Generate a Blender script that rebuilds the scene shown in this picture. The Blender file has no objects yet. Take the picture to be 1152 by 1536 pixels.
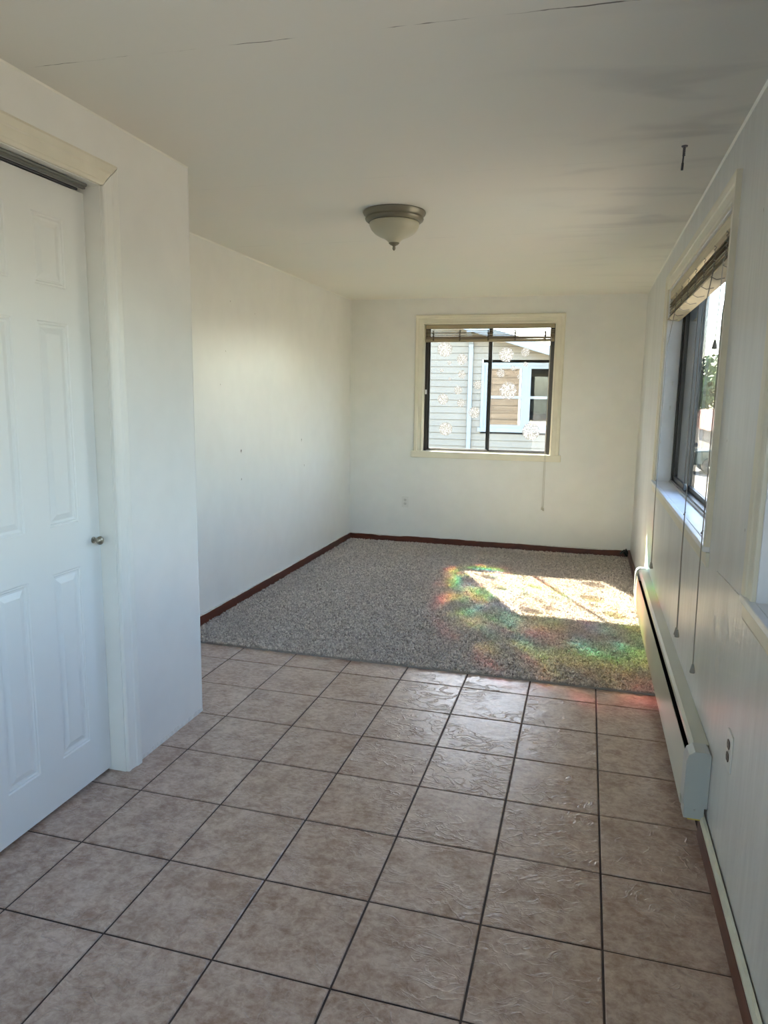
import bpy, math, random
import numpy as np
from mathutils import Vector, Matrix

random.seed(7)
rng = np.random.default_rng(11)
SC = bpy.context.scene
COL = SC.collection
R = math.radians

# ------------------------------------------------------------------ camera
YAW, PITCH, ROLL, FPX = R(15.5159), R(-9.1427), R(0.8096), 1080.257
cy, sy, cp, sp, cr, sr = math.cos(YAW), math.sin(YAW), math.cos(PITCH), math.sin(PITCH), math.cos(ROLL), math.sin(ROLL)
Fw = Vector((-sy * cp, cy * cp, sp)); Rt = Vector((cy, sy, 0)); Up = Rt.cross(Fw)
R2 = cr * Rt + sr * Up; U2 = -sr * Rt + cr * Up
cam = bpy.data.objects.new('camera', bpy.data.cameras.new('camera')); COL.objects.link(cam)
cam.data.sensor_fit = 'VERTICAL'; cam.data.sensor_height = 36.0
cam.data.lens = FPX / 1536 * 36.0
cam.data.clip_start = 0.02; cam.data.clip_end = 500
M3 = Matrix((R2, U2, -Fw)).transposed()
cam.matrix_world = Matrix.Translation((-0.46592, 0, 1.49067)) @ M3.to_4x4()
SC.camera = cam

# ------------------------------------------------------------------ sky, sun, exposure
SUN_DIR = Vector((0.5575, -1.115, -1.0)).normalized()
w = bpy.data.worlds.new('sky'); SC.world = w; w.use_nodes = True
nt = w.node_tree; nt.nodes.clear()
sky = nt.nodes.new('ShaderNodeTexSky'); sky.sky_type = 'NISHITA'; sky.sun_disc = False
sky.sun_elevation = R(38.7); sky.sun_rotation = R(-26.6); sky.air_density = 1.0; sky.dust_density = 1.2; sky.ozone_density = 1.0
bg = nt.nodes.new('ShaderNodeBackground'); bg.inputs[1].default_value = 0.95
wo = nt.nodes.new('ShaderNodeOutputWorld')
nt.links.new(sky.outputs[0], bg.inputs[0]); nt.links.new(bg.outputs[0], wo.inputs[0])
sl = bpy.data.lights.new('sun', 'SUN'); sl.energy = 36.0; sl.angle = R(0.53); sl.color = (1.0, 0.90, 0.74)
so = bpy.data.objects.new('sun', sl); COL.objects.link(so)
so.rotation_euler = SUN_DIR.to_track_quat('-Z', 'Y').to_euler(); so.location = (-6, 14, 12)

vs = SC.view_settings
vs.view_transform = 'Standard'; vs.look = 'None'; vs.gamma = 1.0; vs.use_curve_mapping = False
vs.exposure = 1.4
try:
    SC.cycles.max_bounces = 14; SC.cycles.diffuse_bounces = 9; SC.cycles.glossy_bounces = 4
    SC.cycles.transparent_max_bounces = 16; SC.cycles.sample_clamp_indirect = 6.0
    SC.cycles.caustics_reflective = False; SC.cycles.caustics_refractive = False
except Exception:
    pass

# ------------------------------------------------------------------ helpers
class MB:
    def __init__(s): s.v = []; s.f = []; s.mi = []
    def add(s, vs_, fs, m=0):
        b = len(s.v); s.v += [tuple(p) for p in vs_]
        for f in fs: s.f.append(tuple(b + i for i in f)); s.mi.append(m)
    def box(s, x0, x1, y0, y1, z0, z1, m=0):
        s.add([(x0, y0, z0), (x1, y0, z0), (x1, y1, z0), (x0, y1, z0), (x0, y0, z1), (x1, y0, z1), (x1, y1, z1), (x0, y1, z1)],
              [(0, 3, 2, 1), (4, 5, 6, 7), (0, 1, 5, 4), (1, 2, 6, 5), (2, 3, 7, 6), (3, 0, 4, 7)], m)
    def prism(s, poly, fn, a, b, m=0):
        """extrude 2D poly: fn(p, t) -> 3D"""
        n = len(poly)
        s.add([fn(p, a) for p in poly] + [fn(p, b) for p in poly],
              [tuple(range(n - 1, -1, -1)), tuple(range(n, 2 * n))] + [(i, (i + 1) % n, n + (i + 1) % n, n + i) for i in range(n)], m)
    def tube(s, pts, r, n=8, m=0, caps=True):
        rings = []
        pts = [Vector(p) for p in pts]
        up0 = None
        for i, p in enumerate(pts):
            d = (pts[min(i + 1, len(pts) - 1)] - pts[max(i - 1, 0)]).normalized()
            if up0 is None:
                up0 = Vector((0, 0, 1)) if abs(d.z) < .9 else Vector((1, 0, 0))
            a = d.cross(up0).normalized(); b = d.cross(a).normalized()
            rr = r[i] if isinstance(r, (list, tuple)) else r
            rings.append([p + a * (rr * math.cos(2 * math.pi * k / n)) + b * (rr * math.sin(2 * math.pi * k / n)) for k in range(n)])
        vv = [q for g in rings for q in g]; ff = []
        for i in range(len(rings) - 1):
            for k in range(n):
                ff.append((i * n + k, i * n + (k + 1) % n, (i + 1) * n + (k + 1) % n, (i + 1) * n + k))
        if caps:
            ff.append(tuple(range(n - 1, -1, -1))); ff.append(tuple((len(rings) - 1) * n + k for k in range(n)))
        s.add(vv, ff, m)
    def lathe(s, prof, c, n=32, axis='z', m=0, ripple=0.0):
        vv = []; ff = []
        for (r, h) in prof:
            for k in range(n):
                a = 2 * math.pi * k / n
                rr = r * (1 + (ripple if k % 2 else 0))
                u, v = rr * math.cos(a), rr * math.sin(a)
                if axis == 'z': p = (c[0] + u, c[1] + v, c[2] + h)
                elif axis == 'x': p = (c[0] + h, c[1] + u, c[2] + v)
                else: p = (c[0] + u, c[1] + h, c[2] + v)
                vv.append(p)
        for i in range(len(prof) - 1):
            for k in range(n):
                ff.append((i * n + k, i * n + (k + 1) % n, (i + 1) * n + (k + 1) % n, (i + 1) * n + k))
        ff.append(tuple(range(n))); ff.append(tuple((len(prof) - 1) * n + k for k in range(n - 1, -1, -1)))
        s.add(vv, ff, m)
    def build(s, name, mats, parent=None, smooth=False, bevel=0.0, kind=None, origin=None, fixn=True):
        me = bpy.data.meshes.new(name)
        o_ = Vector(origin) if origin else Vector((0, 0, 0))
        me.from_pydata([tuple(Vector(p) - o_) for p in s.v], [], s.f)
        if not isinstance(mats, (list, tuple)): mats = [mats]
        for m_ in mats: me.materials.append(m_)
        if len(mats) > 1: me.polygons.foreach_set('material_index', s.mi)
        if fixn:
            import bmesh
            bm = bmesh.new(); bm.from_mesh(me); bmesh.ops.recalc_face_normals(bm, faces=bm.faces); bm.to_mesh(me); bm.free()
        if smooth:
            me.polygons.foreach_set('use_smooth', [True] * len(me.polygons))
            try: me.set_sharp_from_angle(angle=R(40))
            except Exception: pass
        me.update()
        o = bpy.data.objects.new(name, me); COL.objects.link(o)
        o.location = o_
        if parent:
            o.parent = parent
            o.matrix_parent_inverse = Matrix.Translation(-Vector(parent.location)) if parent.parent is None else Matrix.Translation(-(Vector(parent.location)+Vector(parent.parent.location)*0))
        if bevel:
            b = o.modifiers.new('bevel', 'BEVEL'); b.width = bevel; b.segments = 2; b.limit_method = 'ANGLE'; b.angle_limit = R(35)
        if kind: o['kind'] = kind
        return o

def root(name, loc, label=None, cat=None, group=None, kind=None):
    o = bpy.data.objects.new(name, None); COL.objects.link(o); o.location = loc; o.empty_display_size = .1
    return tag(o, label, cat, group, kind)
def tag(o, label=None, cat=None, group=None, kind=None):
    if label: o['label'] = label
    if cat: o['category'] = cat
    if group: o['group'] = group
    if kind: o['kind'] = kind
    return o

# ------------------------------------------------------------------ materials
def mat(name, col, rough=.5, metal=0.0, spec=.5, noise=None, bump=None, trans=None):
    """noise: (scale, amount, (sx,sy,sz)) brightness mottling in world space; bump: (scale, strength, (sx,sy,sz), distance)"""
    m = bpy.data.materials.new(name); m.use_nodes = True
    n = m.node_tree.nodes; l = m.node_tree.links
    p = n['Principled BSDF']
    p.inputs['Base Color'].default_value = (*col, 1); p.inputs['Roughness'].default_value = rough
    p.inputs['Metallic'].default_value = metal; p.inputs['Specular IOR Level'].default_value = spec
    if noise or bump:
        g = n.new('ShaderNodeNewGeometry')
    if noise:
        mp = n.new('ShaderNodeMapping'); mp.inputs['Scale'].default_value = noise[2] if len(noise) > 2 else (1, 1, 1)
        t = n.new('ShaderNodeTexNoise'); t.inputs['Scale'].default_value = noise[0]; t.inputs['Detail'].default_value = 5
        r = n.new('ShaderNodeMapRange'); r.inputs[1].default_value = .3; r.inputs[2].default_value = .7
        r.inputs[3].default_value = 1 - noise[1]; r.inputs[4].default_value = 1 + noise[1]
        x = n.new('ShaderNodeVectorMath'); x.operation = 'SCALE'; x.inputs[0].default_value = col
        l.new(g.outputs['Position'], mp.inputs[0]); l.new(mp.outputs[0], t.inputs['Vector']); l.new(t.outputs[0], r.inputs[0])
        l.new(r.outputs[0], x.inputs['Scale']); l.new(x.outputs[0], p.inputs['Base Color'])
    if bump:
        mp = n.new('ShaderNodeMapping'); mp.inputs['Scale'].default_value = bump[2] if len(bump) > 2 else (1, 1, 1)
        t = n.new('ShaderNodeTexNoise'); t.inputs['Scale'].default_value = bump[0]; t.inputs['Detail'].default_value = 4
        b = n.new('ShaderNodeBump'); b.inputs['Strength'].default_value = bump[1]; b.inputs['Distance'].default_value = bump[3] if len(bump) > 3 else .002
        l.new(g.outputs['Position'], mp.inputs[0]); l.new(mp.outputs[0], t.inputs['Vector']); l.new(t.outputs[0], b.inputs['Height']); l.new(b.outputs[0], p.inputs['Normal'])
    return m

def N(m, kind, **kw):
    nd = m.node_tree.nodes.new(kind)
    for k, v in kw.items(): setattr(nd, k, v)
    return nd
def math_(m, op, a, b=None, c=None):
    nd = N(m, 'ShaderNodeMath', operation=op)
    for i, v in enumerate((a, b, c)):
        if v is None: continue
        if isinstance(v, (int, float)): nd.inputs[i].default_value = v
        else: m.node_tree.links.new(v, nd.inputs[i])
    return nd.outputs[0]
def mapr(m, v, a, b, c=0.0, d=1.0, smooth=False):
    nd = N(m, 'ShaderNodeMapRange')
    if smooth: nd.interpolation_type = 'SMOOTHSTEP'
    m.node_tree.links.new(v, nd.inputs[0])
    for i, x in enumerate((a, b, c, d)): nd.inputs[i + 1].default_value = x
    return nd.outputs[0]
def noise_(m, vec, scale, detail=4, sc=(1, 1, 1), rough=.5, dist=0.0, loc=(0, 0, 0)):
    mp = N(m, 'ShaderNodeMapping'); mp.inputs['Scale'].default_value = sc; mp.inputs['Location'].default_value = loc
    m.node_tree.links.new(vec, mp.inputs[0])
    t = N(m, 'ShaderNodeTexNoise'); t.inputs['Scale'].default_value = scale; t.inputs['Detail'].default_value = detail
    t.inputs['Roughness'].default_value = rough; t.inputs['Distortion'].default_value = dist
    m.node_tree.links.new(mp.outputs[0], t.inputs['Vector'])
    return t.outputs[0]
def mixc(m, f, a, b, mode='MIX'):
    nd = N(m, 'ShaderNodeMix', data_type='RGBA', blend_type=mode)
    if isinstance(f, (int, float)): nd.inputs[0].default_value = f
    else: m.node_tree.links.new(f, nd.inputs[0])
    for i, v in ((6, a), (7, b)):
        if isinstance(v, tuple): nd.inputs[i].default_value = (*v, 1)
        else: m.node_tree.links.new(v, nd.inputs[i])
    return nd.outputs[2]

WALL = (.76, .76, .735)
def wall_mat(name, streak=(1, 1, 1), rough=.34, amt=.03, bump=.25, spec=.45, marks=False, base=WALL):
    m = mat(name, base, rough, spec=spec); p = m.node_tree.nodes['Principled BSDF']; L = m.node_tree.links
    g = N(m, 'ShaderNodeNewGeometry').outputs['Position']
    big = noise_(m, g, 1.7, 4, streak); fine = noise_(m, g, 9, 5, streak)
    v = math_(m, 'ADD', mapr(m, big, .3, .7, 1 - amt, 1 + amt), mapr(m, fine, .3, .7, -amt * .6, amt * .6))
    x = N(m, 'ShaderNodeVectorMath', operation='SCALE'); x.inputs[0].default_value = base; L.new(v, x.inputs['Scale'])
    col = x.outputs[0]
    if marks:   # scuffs and small smudges
        sm = noise_(m, g, 5.5, 6, (1, 1, 1), .6, 1.5)
        col = mixc(m, mapr(m, sm, .68, .85, 0, .03), col, (.47, .46, .43))
    L.new(col, p.inputs['Base Color'])
    b = N(m, 'ShaderNodeBump'); b.inputs['Strength'].default_value = bump; b.inputs['Distance'].default_value = .004
    hb = math_(m, 'ADD', noise_(m, g, 12, 3, streak), math_(m, 'MULTIPLY', noise_(m, g, 70, 2, streak), .18))
    L.new(hb, b.inputs['Height']); L.new(b.outputs[0], p.inputs['Normal'])
    return m
M_wall = wall_mat('painted_drywall')
M_wall_left = wall_mat('painted_panel_left', (1, 1, .8), rough=.30, spec=.5)
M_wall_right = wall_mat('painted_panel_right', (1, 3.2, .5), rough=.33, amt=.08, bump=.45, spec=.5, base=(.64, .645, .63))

def ceiling_mat():
    m = mat('ceiling_paint', (.70, .68, .63), .6, spec=.3); p = m.node_tree.nodes['Principled BSDF']; L = m.node_tree.links
    g = N(m, 'ShaderNodeNewGeometry').outputs['Position']
    s = N(m, 'ShaderNodeSeparateXYZ'); L.new(g, s.inputs[0]); X, Y = s.outputs[0], s.outputs[1]
    big = noise_(m, g, 1.0, 5, (1, 1.4, 1))
    col = mixc(m, mapr(m, big, .3, .7, 0, 1), (.77, .735, .67), (.74, .735, .68))
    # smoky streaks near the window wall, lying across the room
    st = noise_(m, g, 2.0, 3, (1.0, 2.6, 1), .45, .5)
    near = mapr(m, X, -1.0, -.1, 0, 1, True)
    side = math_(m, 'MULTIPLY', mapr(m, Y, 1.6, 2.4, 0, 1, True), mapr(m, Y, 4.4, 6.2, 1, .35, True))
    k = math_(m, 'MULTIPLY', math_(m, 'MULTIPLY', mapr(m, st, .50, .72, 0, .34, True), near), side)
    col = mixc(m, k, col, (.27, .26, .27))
    grey_fade = math_(m, 'MULTIPLY', mapr(m, X, -1.3, 0, 0, .26, True), mapr(m, Y, 5.5, 2.0, 0, 1, True))  # ceiling greyer towards the right wall and the near end
    col = mixc(m, grey_fade, col, (.36, .36, .37))
    # open seam between two ceiling boards
    wob = math_(m, 'MULTIPLY', math_(m, 'SUBTRACT', noise_(m, g, 7, 5, (1, 0, 0)), .5), .022)
    d = math_(m, 'ABSOLUTE', math_(m, 'SUBTRACT', math_(m, 'SUBTRACT', Y, math_(m, 'MULTIPLY', X, .028)), math_(m, 'ADD', 1.995, wob)))
    gate = mapr(m, noise_(m, g, 3.3, 4, (1, 0, 0), .6, 0, (3.1, 0, 0)), .47, .56, .12, 1)
    wid = math_(m, 'MULTIPLY', mapr(m, X, -1.6, -.4, .5, 1.4), gate)
    line = math_(m, 'MULTIPLY', mapr(m, math_(m, 'DIVIDE', d, wid), .0010, .0032, 1, 0), gate)
    col = mixc(m, line, col, (.10, .09, .08))
    for y0, a in ((3.21, .10), (4.45, .22), (5.67, .12)):     # taped seams showing through the paint
        w2 = math_(m, 'ABSOLUTE', math_(m, 'SUBTRACT', Y, y0))
        col = mixc(m, math_(m, 'MULTIPLY', mapr(m, w2, .002, .006, a, 0), gate), col, (.3, .28, .26))
    L.new(col, p.inputs['Base Color'])
    b = N(m, 'ShaderNodeBump'); b.inputs['Strength'].default_value = .3; b.inputs['Distance'].default_value = .006
    L.new(math_(m, 'ADD', noise_(m, g, 2.6, 3, (.8, 2.4, 1)), math_(m, 'MULTIPLY', noise_(m, g, 40, 3), .1)), b.inputs['Height']); L.new(b.outputs[0], p.inputs['Normal'])
    return m
M_ceil = ceiling_mat()

def tile_mat():
    m = mat('ceramic_tile', (.3, .22, .18), .3, spec=.75); p = m.node_tree.nodes['Principled BSDF']; L = m.node_tree.links
    g0 = N(m, 'ShaderNodeNewGeometry').outputs['Position']
    oi = N(m, 'ShaderNodeObjectInfo')
    off = N(m, 'ShaderNodeVectorMath', operation='MULTIPLY_ADD'); L.new(g0, off.inputs[0]); off.inputs[1].default_value = (1, 1, 1)
    cmb = N(m, 'ShaderNodeCombineXYZ'); L.new(math_(m, 'MULTIPLY', oi.outputs['Random'], 9.0), cmb.inputs[2]); L.new(math_(m, 'MULTIPLY', oi.outputs['Random'], 5.0), cmb.inputs[0]); L.new(cmb.outputs[0], off.inputs[2])
    g = off.outputs[0]
    a = noise_(m, g, 10, 7, (1, 1, 1), .68, .25); b_ = noise_(m, g, 38, 6, (1, 1.2, 1), .7, .4)
    v = math_(m, 'ADD', math_(m, 'MULTIPLY', a, .5), math_(m, 'MULTIPLY', b_, .5))
    col = mixc(m, mapr(m, v, .40, .60, 0, 1), (.28, .175, .125), (.56, .44, .365))
    # thin pale veins
    ve = noise_(m, g, 10, 4, (1, 1, 1), .6, 2.4)
    vl = mapr(m, math_(m, 'ABSOLUTE', math_(m, 'SUBTRACT', ve, .5)), 0, .012, .32, 0)
    col = mixc(m, vl, col, (.56, .47, .40))
    col = mixc(m, mapr(m, oi.outputs['Random'], 0, 1, 0, .10), col, (.40, .28, .23))
    L.new(col, p.inputs['Base Color'])
    L.new(mapr(m, a, .3, .7, .28, .37), p.inputs['Roughness'])
    w1 = noise_(m, g, 11, 3, (1, 1.5, 1), .5, 1.2)
    ridge = math_(m, 'POWER', math_(m, 'SUBTRACT', 1.0, math_(m, 'MINIMUM', math_(m, 'MULTIPLY', math_(m, 'ABSOLUTE', math_(m, 'SUBTRACT', w1, .5)), 14.0), 1.0)), 2.0)
    h = math_(m, 'ADD', math_(m, 'MULTIPLY', math_(m, 'MULTIPLY', ridge, mapr(m, noise_(m, g, 4, 2), .38, .56, .08, 1, True)), .8), math_(m, 'ADD', math_(m, 'MULTIPLY', noise_(m, g, 14, 3), .9), math_(m, 'MULTIPLY', noise_(m, g, 45, 3), .15)))
    b = N(m, 'ShaderNodeBump'); b.inputs['Strength'].default_value = .5; b.inputs['Distance'].default_value = .004
    L.new(h, b.inputs['Height']); L.new(b.outputs[0], p.inputs['Normal'])
    return m
M_tile = tile_mat()
M_grout = mat('grout', (.055, .036, .032), .75, noise=(30, .25))

M_trimw = mat('white_trim_paint', (.76, .76, .72), .32, noise=(6, .03), bump=(40, .2, (1, 1, 1), .001))
M_cream = mat('cream_trim_paint', (.72, .685, .57), .38, noise=(6, .05), bump=(40, .25, (1, 1, 1), .001))
M_door = mat('white_door_paint', (.75, .76, .74), .42, noise=(3, .02), bump=(60, .35, (1, 1, .12), .0012))
M_sill = mat('sill_paint', (.78, .79, .80), .35, noise=(8, .05))
M_red = mat('redwood_stain', (.095, .022, .011), .38, noise=(9, .35, (1, .25, 3)), bump=(30, .3, (1, .2, 1), .001))
M_paint_edge = mat('paint_edge', (.66, .65, .62), .6, noise=(60, .12))
M_bronze = mat('bronze_aluminium', (.020, .017, .014), .35, spec=.5)
M_black = mat('black_metal', (.012, .012, .013), .4)
M_grey = mat('galvanised_track', (.16, .165, .15), .5, .3)
M_alu = mat('aluminium', (.42, .42, .40), .45, .6)
M_nickel = mat('brushed_nickel', (.33, .30, .24), .36, .85)
M_pewter = mat('pewter_rim', (.20, .185, .14), .42, .55)
M_heater = mat('heater_enamel', (.46, .47, .385), .36, noise=(5, .04))
M_heater_end = mat('heater_end_enamel', (.42, .45, .44), .4)
M_dark = mat('dark_gap', (.008, .008, .008), .8)
M_plastic = mat('white_plastic', (.72, .72, .69), .3)
M_socket = mat('socket_face', (.62, .62, .58), .35)
M_brown_plastic = mat('brown_socket', (.05, .035, .025), .4)
M_bamboo = mat('bamboo_slat', (.22, .165, .10), .55, noise=(16, .35, (.3, .3, 6)))
M_bamboo_l = mat('bamboo_light', (.60, .53, .38), .55, noise=(14, .12, (.3, .3, 6)))
M_bamboo_shaded = mat('bamboo_shaded', (.36, .30, .20), .55, noise=(14, .15, (.3, .3, 6)))  # light bamboo darkened in colour for the shaded end blind
M_knot = mat('cord_knot', (.13, .10, .07), .8)
M_cord = mat('grey_cord', (.30, .28, .25), .8)
M_cord_w = mat('pale_cord', (.55, .52, .46), .8)
M_tassel = mat('grey_tassel', (.26, .25, .23), .45)
M_foam = mat('yellow_foam', (.55, .42, .08), .9)
M_hook = mat('rusty_steel', (.11, .11, .125), .45, .7)

def glass_mat(name, tint=(.93, .95, .95), ior=1.5, rough=0.0):
    m = bpy.data.materials.new(name); m.use_nodes = True; n = m.node_tree.nodes; l = m.node_tree.links; n.clear()
    o = n.new('ShaderNodeOutputMaterial'); mx = n.new('ShaderNodeMixShader'); t = n.new('ShaderNodeBsdfTransparent'); g = n.new('ShaderNodeBsdfGlossy'); f = n.new('ShaderNodeFresnel')
    n.remove(f)
    t.inputs[0].default_value = (*tint, 1); g.inputs['Roughness'].default_value = rough
    lw = n.new('ShaderNodeLayerWeight'); lw.inputs[0].default_value = .5      # Schlick, the same from both faces of the pane
    f0 = ((ior - 1) / (ior + 1)) ** 2
    pw = n.new('ShaderNodeMath'); pw.operation = 'POWER'; pw.inputs[1].default_value = 5; l.new(lw.outputs['Facing'], pw.inputs[0])
    ma = n.new('ShaderNodeMath'); ma.operation = 'MULTIPLY_ADD'; ma.inputs[1].default_value = 1 - f0; ma.inputs[2].default_value = f0; l.new(pw.outputs[0], ma.inputs[0])
    l.new(ma.outputs[0], mx.inputs[0]); l.new(t.outputs[0], mx.inputs[1]); l.new(g.outputs[0], mx.inputs[2]); l.new(mx.outputs[0], o.inputs[0])
    return m
M_glass = glass_mat('window_glass')
M_glass_end = glass_mat('tinted_window_glass', (.72, .73, .72))
def screen_mat():
    m = bpy.data.materials.new('insect_screen'); m.use_nodes = True; n = m.node_tree.nodes; l = m.node_tree.links; n.clear()
    o = n.new('ShaderNodeOutputMaterial'); mx = n.new('ShaderNodeMixShader'); t = n.new('ShaderNodeBsdfTransparent'); d = n.new('ShaderNodeBsdfDiffuse')
    d.inputs[0].default_value = (.05, .05, .05, 1); mx.inputs[0].default_value = .62
    l.new(t.outputs[0], mx.inputs[1]); l.new(d.outputs[0], mx.inputs[2]); l.new(mx.outputs[0], o.inputs[0]); return m
M_screen = screen_mat()
def film_mat(name, alpha, col, emis=None):
    m = bpy.data.materials.new(name); m.use_nodes = True; n = m.node_tree.nodes; l = m.node_tree.links; n.clear()
    o = n.new('ShaderNodeOutputMaterial'); mx = n.new('ShaderNodeMixShader'); t = n.new('ShaderNodeBsdfTransparent')
    d = n.new('ShaderNodeBsdfTranslucent'); d.inputs[0].default_value = (*col, 1)
    mx.inputs[0].default_value = alpha
    if emis: t.inputs[0].default_value = (*emis, 1)      # clear tint of the film
    l.new(t.outputs[0], mx.inputs[1]); l.new(d.outputs[0], mx.inputs[2]); l.new(mx.outputs[0], o.inputs[0]); return m
M_film = film_mat('sticker_film', .05, (.8, .8, .8), (.34, .32, .30))
M_fleck = film_mat('sticker_facet', .34, (.66, .74, .86), (.50, .47, .44))

def lamp_glass():
    m = mat('frosted_ribbed_glass', (.52, .50, .38), .35, spec=.5)
    m.node_tree.nodes['Principled BSDF'].inputs['Transmission Weight'].default_value = .12
    return m
M_lampglass = lamp_glass()

# ------------------------------------------------------------------ dimensions (metres)
H, XL, YB, XC, YC = 2.434, -2.80, 7.068, -2.153, 2.89
YR = -3.0                    # rear end of the room, behind the camera
WT = .17
T = .3355; TX0 = -.3430; TY0 = 2.5332
CARPET_Y = 3.735
BW = (-2.045, -.79, .955, 2.19)      # back window opening x0,x1,z0,z1
W1 = (2.93, 5.11, .955, 2.19)        # side window opening y0,y1,z0,z1
W2 = (-.10, 2.085, .955, 2.19)
RD = (-1.75, -.65, 0.0, 2.05)        # unseen rear door opening, added for daylight fill
DY0, DY1, DZ = 1.08, 2.30, 2.205     # closet opening

# ------------------------------------------------------------------ walls
def grid_wall(name, m, us, zs, holes, fn, parent=None, kind='structure'):
    """fn(u0,u1,z0,z1)->box args; cells inside a hole are skipped"""
    U = sorted(set([us[0], us[1]] + [h for ho in holes for h in ho[:2] if us[0] < h < us[1]]))
    Z = sorted(set([zs[0], zs[1]] + [h for ho in holes for h in ho[2:] if zs[0] < h < zs[1]]))
    mb = MB()
    for i in range(len(U) - 1):
        z0 = None
        for j in range(len(Z) - 1):
            uc, zc = (U[i] + U[i + 1]) / 2, (Z[j] + Z[j + 1]) / 2
            if any(h[0] < uc < h[1] and h[2] < zc < h[3] for h in holes):
                if z0 is not None: mb.box(*fn(U[i], U[i + 1], z0, Z[j])); z0 = None
            elif z0 is None: z0 = Z[j]
        if z0 is not None: mb.box(*fn(U[i], U[i + 1], z0, Z[-1]))
    return mb.build(name, m, parent, kind=kind)

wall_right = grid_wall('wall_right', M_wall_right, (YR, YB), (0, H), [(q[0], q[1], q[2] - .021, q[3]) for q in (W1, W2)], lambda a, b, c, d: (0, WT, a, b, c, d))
wall_back = grid_wall('wall_back', M_wall, (XL - WT, WT), (-.02, H + .02), [(BW[0], BW[1], BW[2] - .019, BW[3])], lambda a, b, c, d: (a, b, YB, YB + WT, c, d))
mb = MB(); mb.box(XL - WT, XL, YR, YB, -.02, H + .02)
wall_left = mb.build('wall_left', M_wall_left, kind='structure')
wall_rear = grid_wall('wall_rear', M_wall, (XL - WT, WT), (-.02, H + .02), [RD], lambda a, b, c, d: (a, b, YR - WT, YR, c, d))
wall_closet = grid_wall('wall_closet', M_wall, (YR, YC - .1), (0, H), [(DY0, DY1, 0, DZ)], lambda a, b, c, d: (XC - .1, XC, a, b, c, d))
mb = MB(); mb.box(XL, XC, YC - .1, YC, 0, H)
wall_closet_end = mb.build('wall_closet_end', M_wall, kind='structure')
mb = MB(); mb.box(XL - WT, WT, YR - WT, YB + WT, H, H + .12)
ceiling = mb.build('ceiling', M_ceil, kind='structure')
# ragged bottom edge of the closet wall where a skirting board was torn off
mb = MB(); rr = random.Random(3); y = DY1 + .085
pts = []
while y < YC - .004:
    pts.append((y, .006 + .012 * rr.random())); y += .012 + .02 * rr.random()
pts.append((YC, .012))
for a, b in zip(pts[:-1], pts[1:]):
    mb.add([(XC, a[0], 0.0), (XC, b[0], 0.0), (XC, b[0], b[1] + .004), (XC, a[0], a[1] + .004), (XC + .004, a[0], 0.0), (XC + .004, b[0], 0.0), (XC + .0025, b[0], b[1]), (XC + .0025, a[0], a[1])],
           [(4, 5, 6, 7), (7, 6, 2, 3), (0, 4, 7, 3), (1, 2, 6, 5)])
mb.build('torn_plaster_edge', M_paint_edge, wall_closet)

# caulk beads at the ceiling line
mb = MB()
q = .007
def bead(p0, p1, dx, dy, r=q):
    p0 = Vector(p0); p1 = Vector(p1); d = Vector((dx, dy, 0)) * r; z = Vector((0, 0, -r))
    mb.add([p0, p0 + d, p0 + z, p1, p1 + d, p1 + z], [(0, 1, 4, 3), (1, 2, 5, 4), (2, 0, 3, 5)])
bead((0, YR, H), (0, YB, H), -1, 0); bead((XL, YC, H), (XL, YB, H), 1, 0); bead((XL, YB, H), (0, YB, H), 0, -1, .004)
bead((XC, YR, H), (XC, YC, H), 1, 0, .005); bead((XL, YC, H), (XC, YC, H), 0, 1, .004)
mb.build('trim_1', mat('caulk_bead', (.78, .77, .71), .4), kind='structure')
# corner beads
mb = MB()
mb.tube([(0 - .002, YB - .002, .08), (0 - .002, YB - .002, H)], .004, 6); mb.tube([(XL + .002, YB - .002, .08), (XL + .002, YB - .002, H)], .004, 6)
mb.tube([(XC - .001, YC - .001, .01), (XC - .001, YC - .001, H)], .003, 6)
mb.build('trim_2', M_wall, kind='structure')

# ------------------------------------------------------------------ floor: slab + grout + tiles
mb = MB(); mb.box(XL - WT, WT, YR - WT, YB + WT, -.14, -.0035)
floor = mb.build('floor', M_grout, kind='structure')
G = .0032
def tile_mesh(wx, wy):
    m_ = MB(); b = .0025; t = 0.0; z0 = -.006
    x0, x1, y0, y1 = -wx / 2, wx / 2, -wy / 2, wy / 2
    m_.add([(x0, y0, z0), (x1, y0, z0), (x1, y1, z0), (x0, y1, z0), (x0, y0, -.002), (x1, y0, -.002), (x1, y1, -.002), (x0, y1, -.002),
            (x0 + b, y0 + b, 0), (x1 - b, y0 + b, 0), (x1 - b, y1 - b, 0), (x0 + b, y1 - b, 0)],
           [(8, 9, 10, 11), (0, 1, 5, 4), (1, 2, 6, 5), (2, 3, 7, 6), (3, 0, 4, 7), (4, 5, 9, 8), (5, 6, 10, 9), (6, 7, 11, 10), (7, 4, 8, 11)])
    me = bpy.data.meshes.new('tile'); me.from_pydata(m_.v, [], m_.f); me.materials.append(M_tile); me.update(); return me
_tm = {}
ky0 = math.floor((YR - TY0) / T)
for ky in range(ky0, 5):
    for kx in range(-8, 1):
        x0, x1 = TX0 + kx * T + G, TX0 + (kx + 1) * T - G
        y0, y1 = TY0 + ky * T + G, TY0 + (ky + 1) * T - G
        x0 = max(x0, XL + .001); x1 = min(x1, 0); y0 = max(y0, YR); y1 = min(y1, CARPET_Y - .004)
        if x1 - x0 < .02 or y1 - y0 < .02: continue
        key = (round(x1 - x0, 4), round(y1 - y0, 4))
        if key not in _tm: _tm[key] = tile_mesh(*key)
        o = bpy.data.objects.new('tile', _tm[key]); COL.objects.link(o)
        rz = random.gauss(0, .0003)
        o.location = ((x0 + x1) / 2, (y0 + y1) / 2, rz); o.parent = floor

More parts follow.
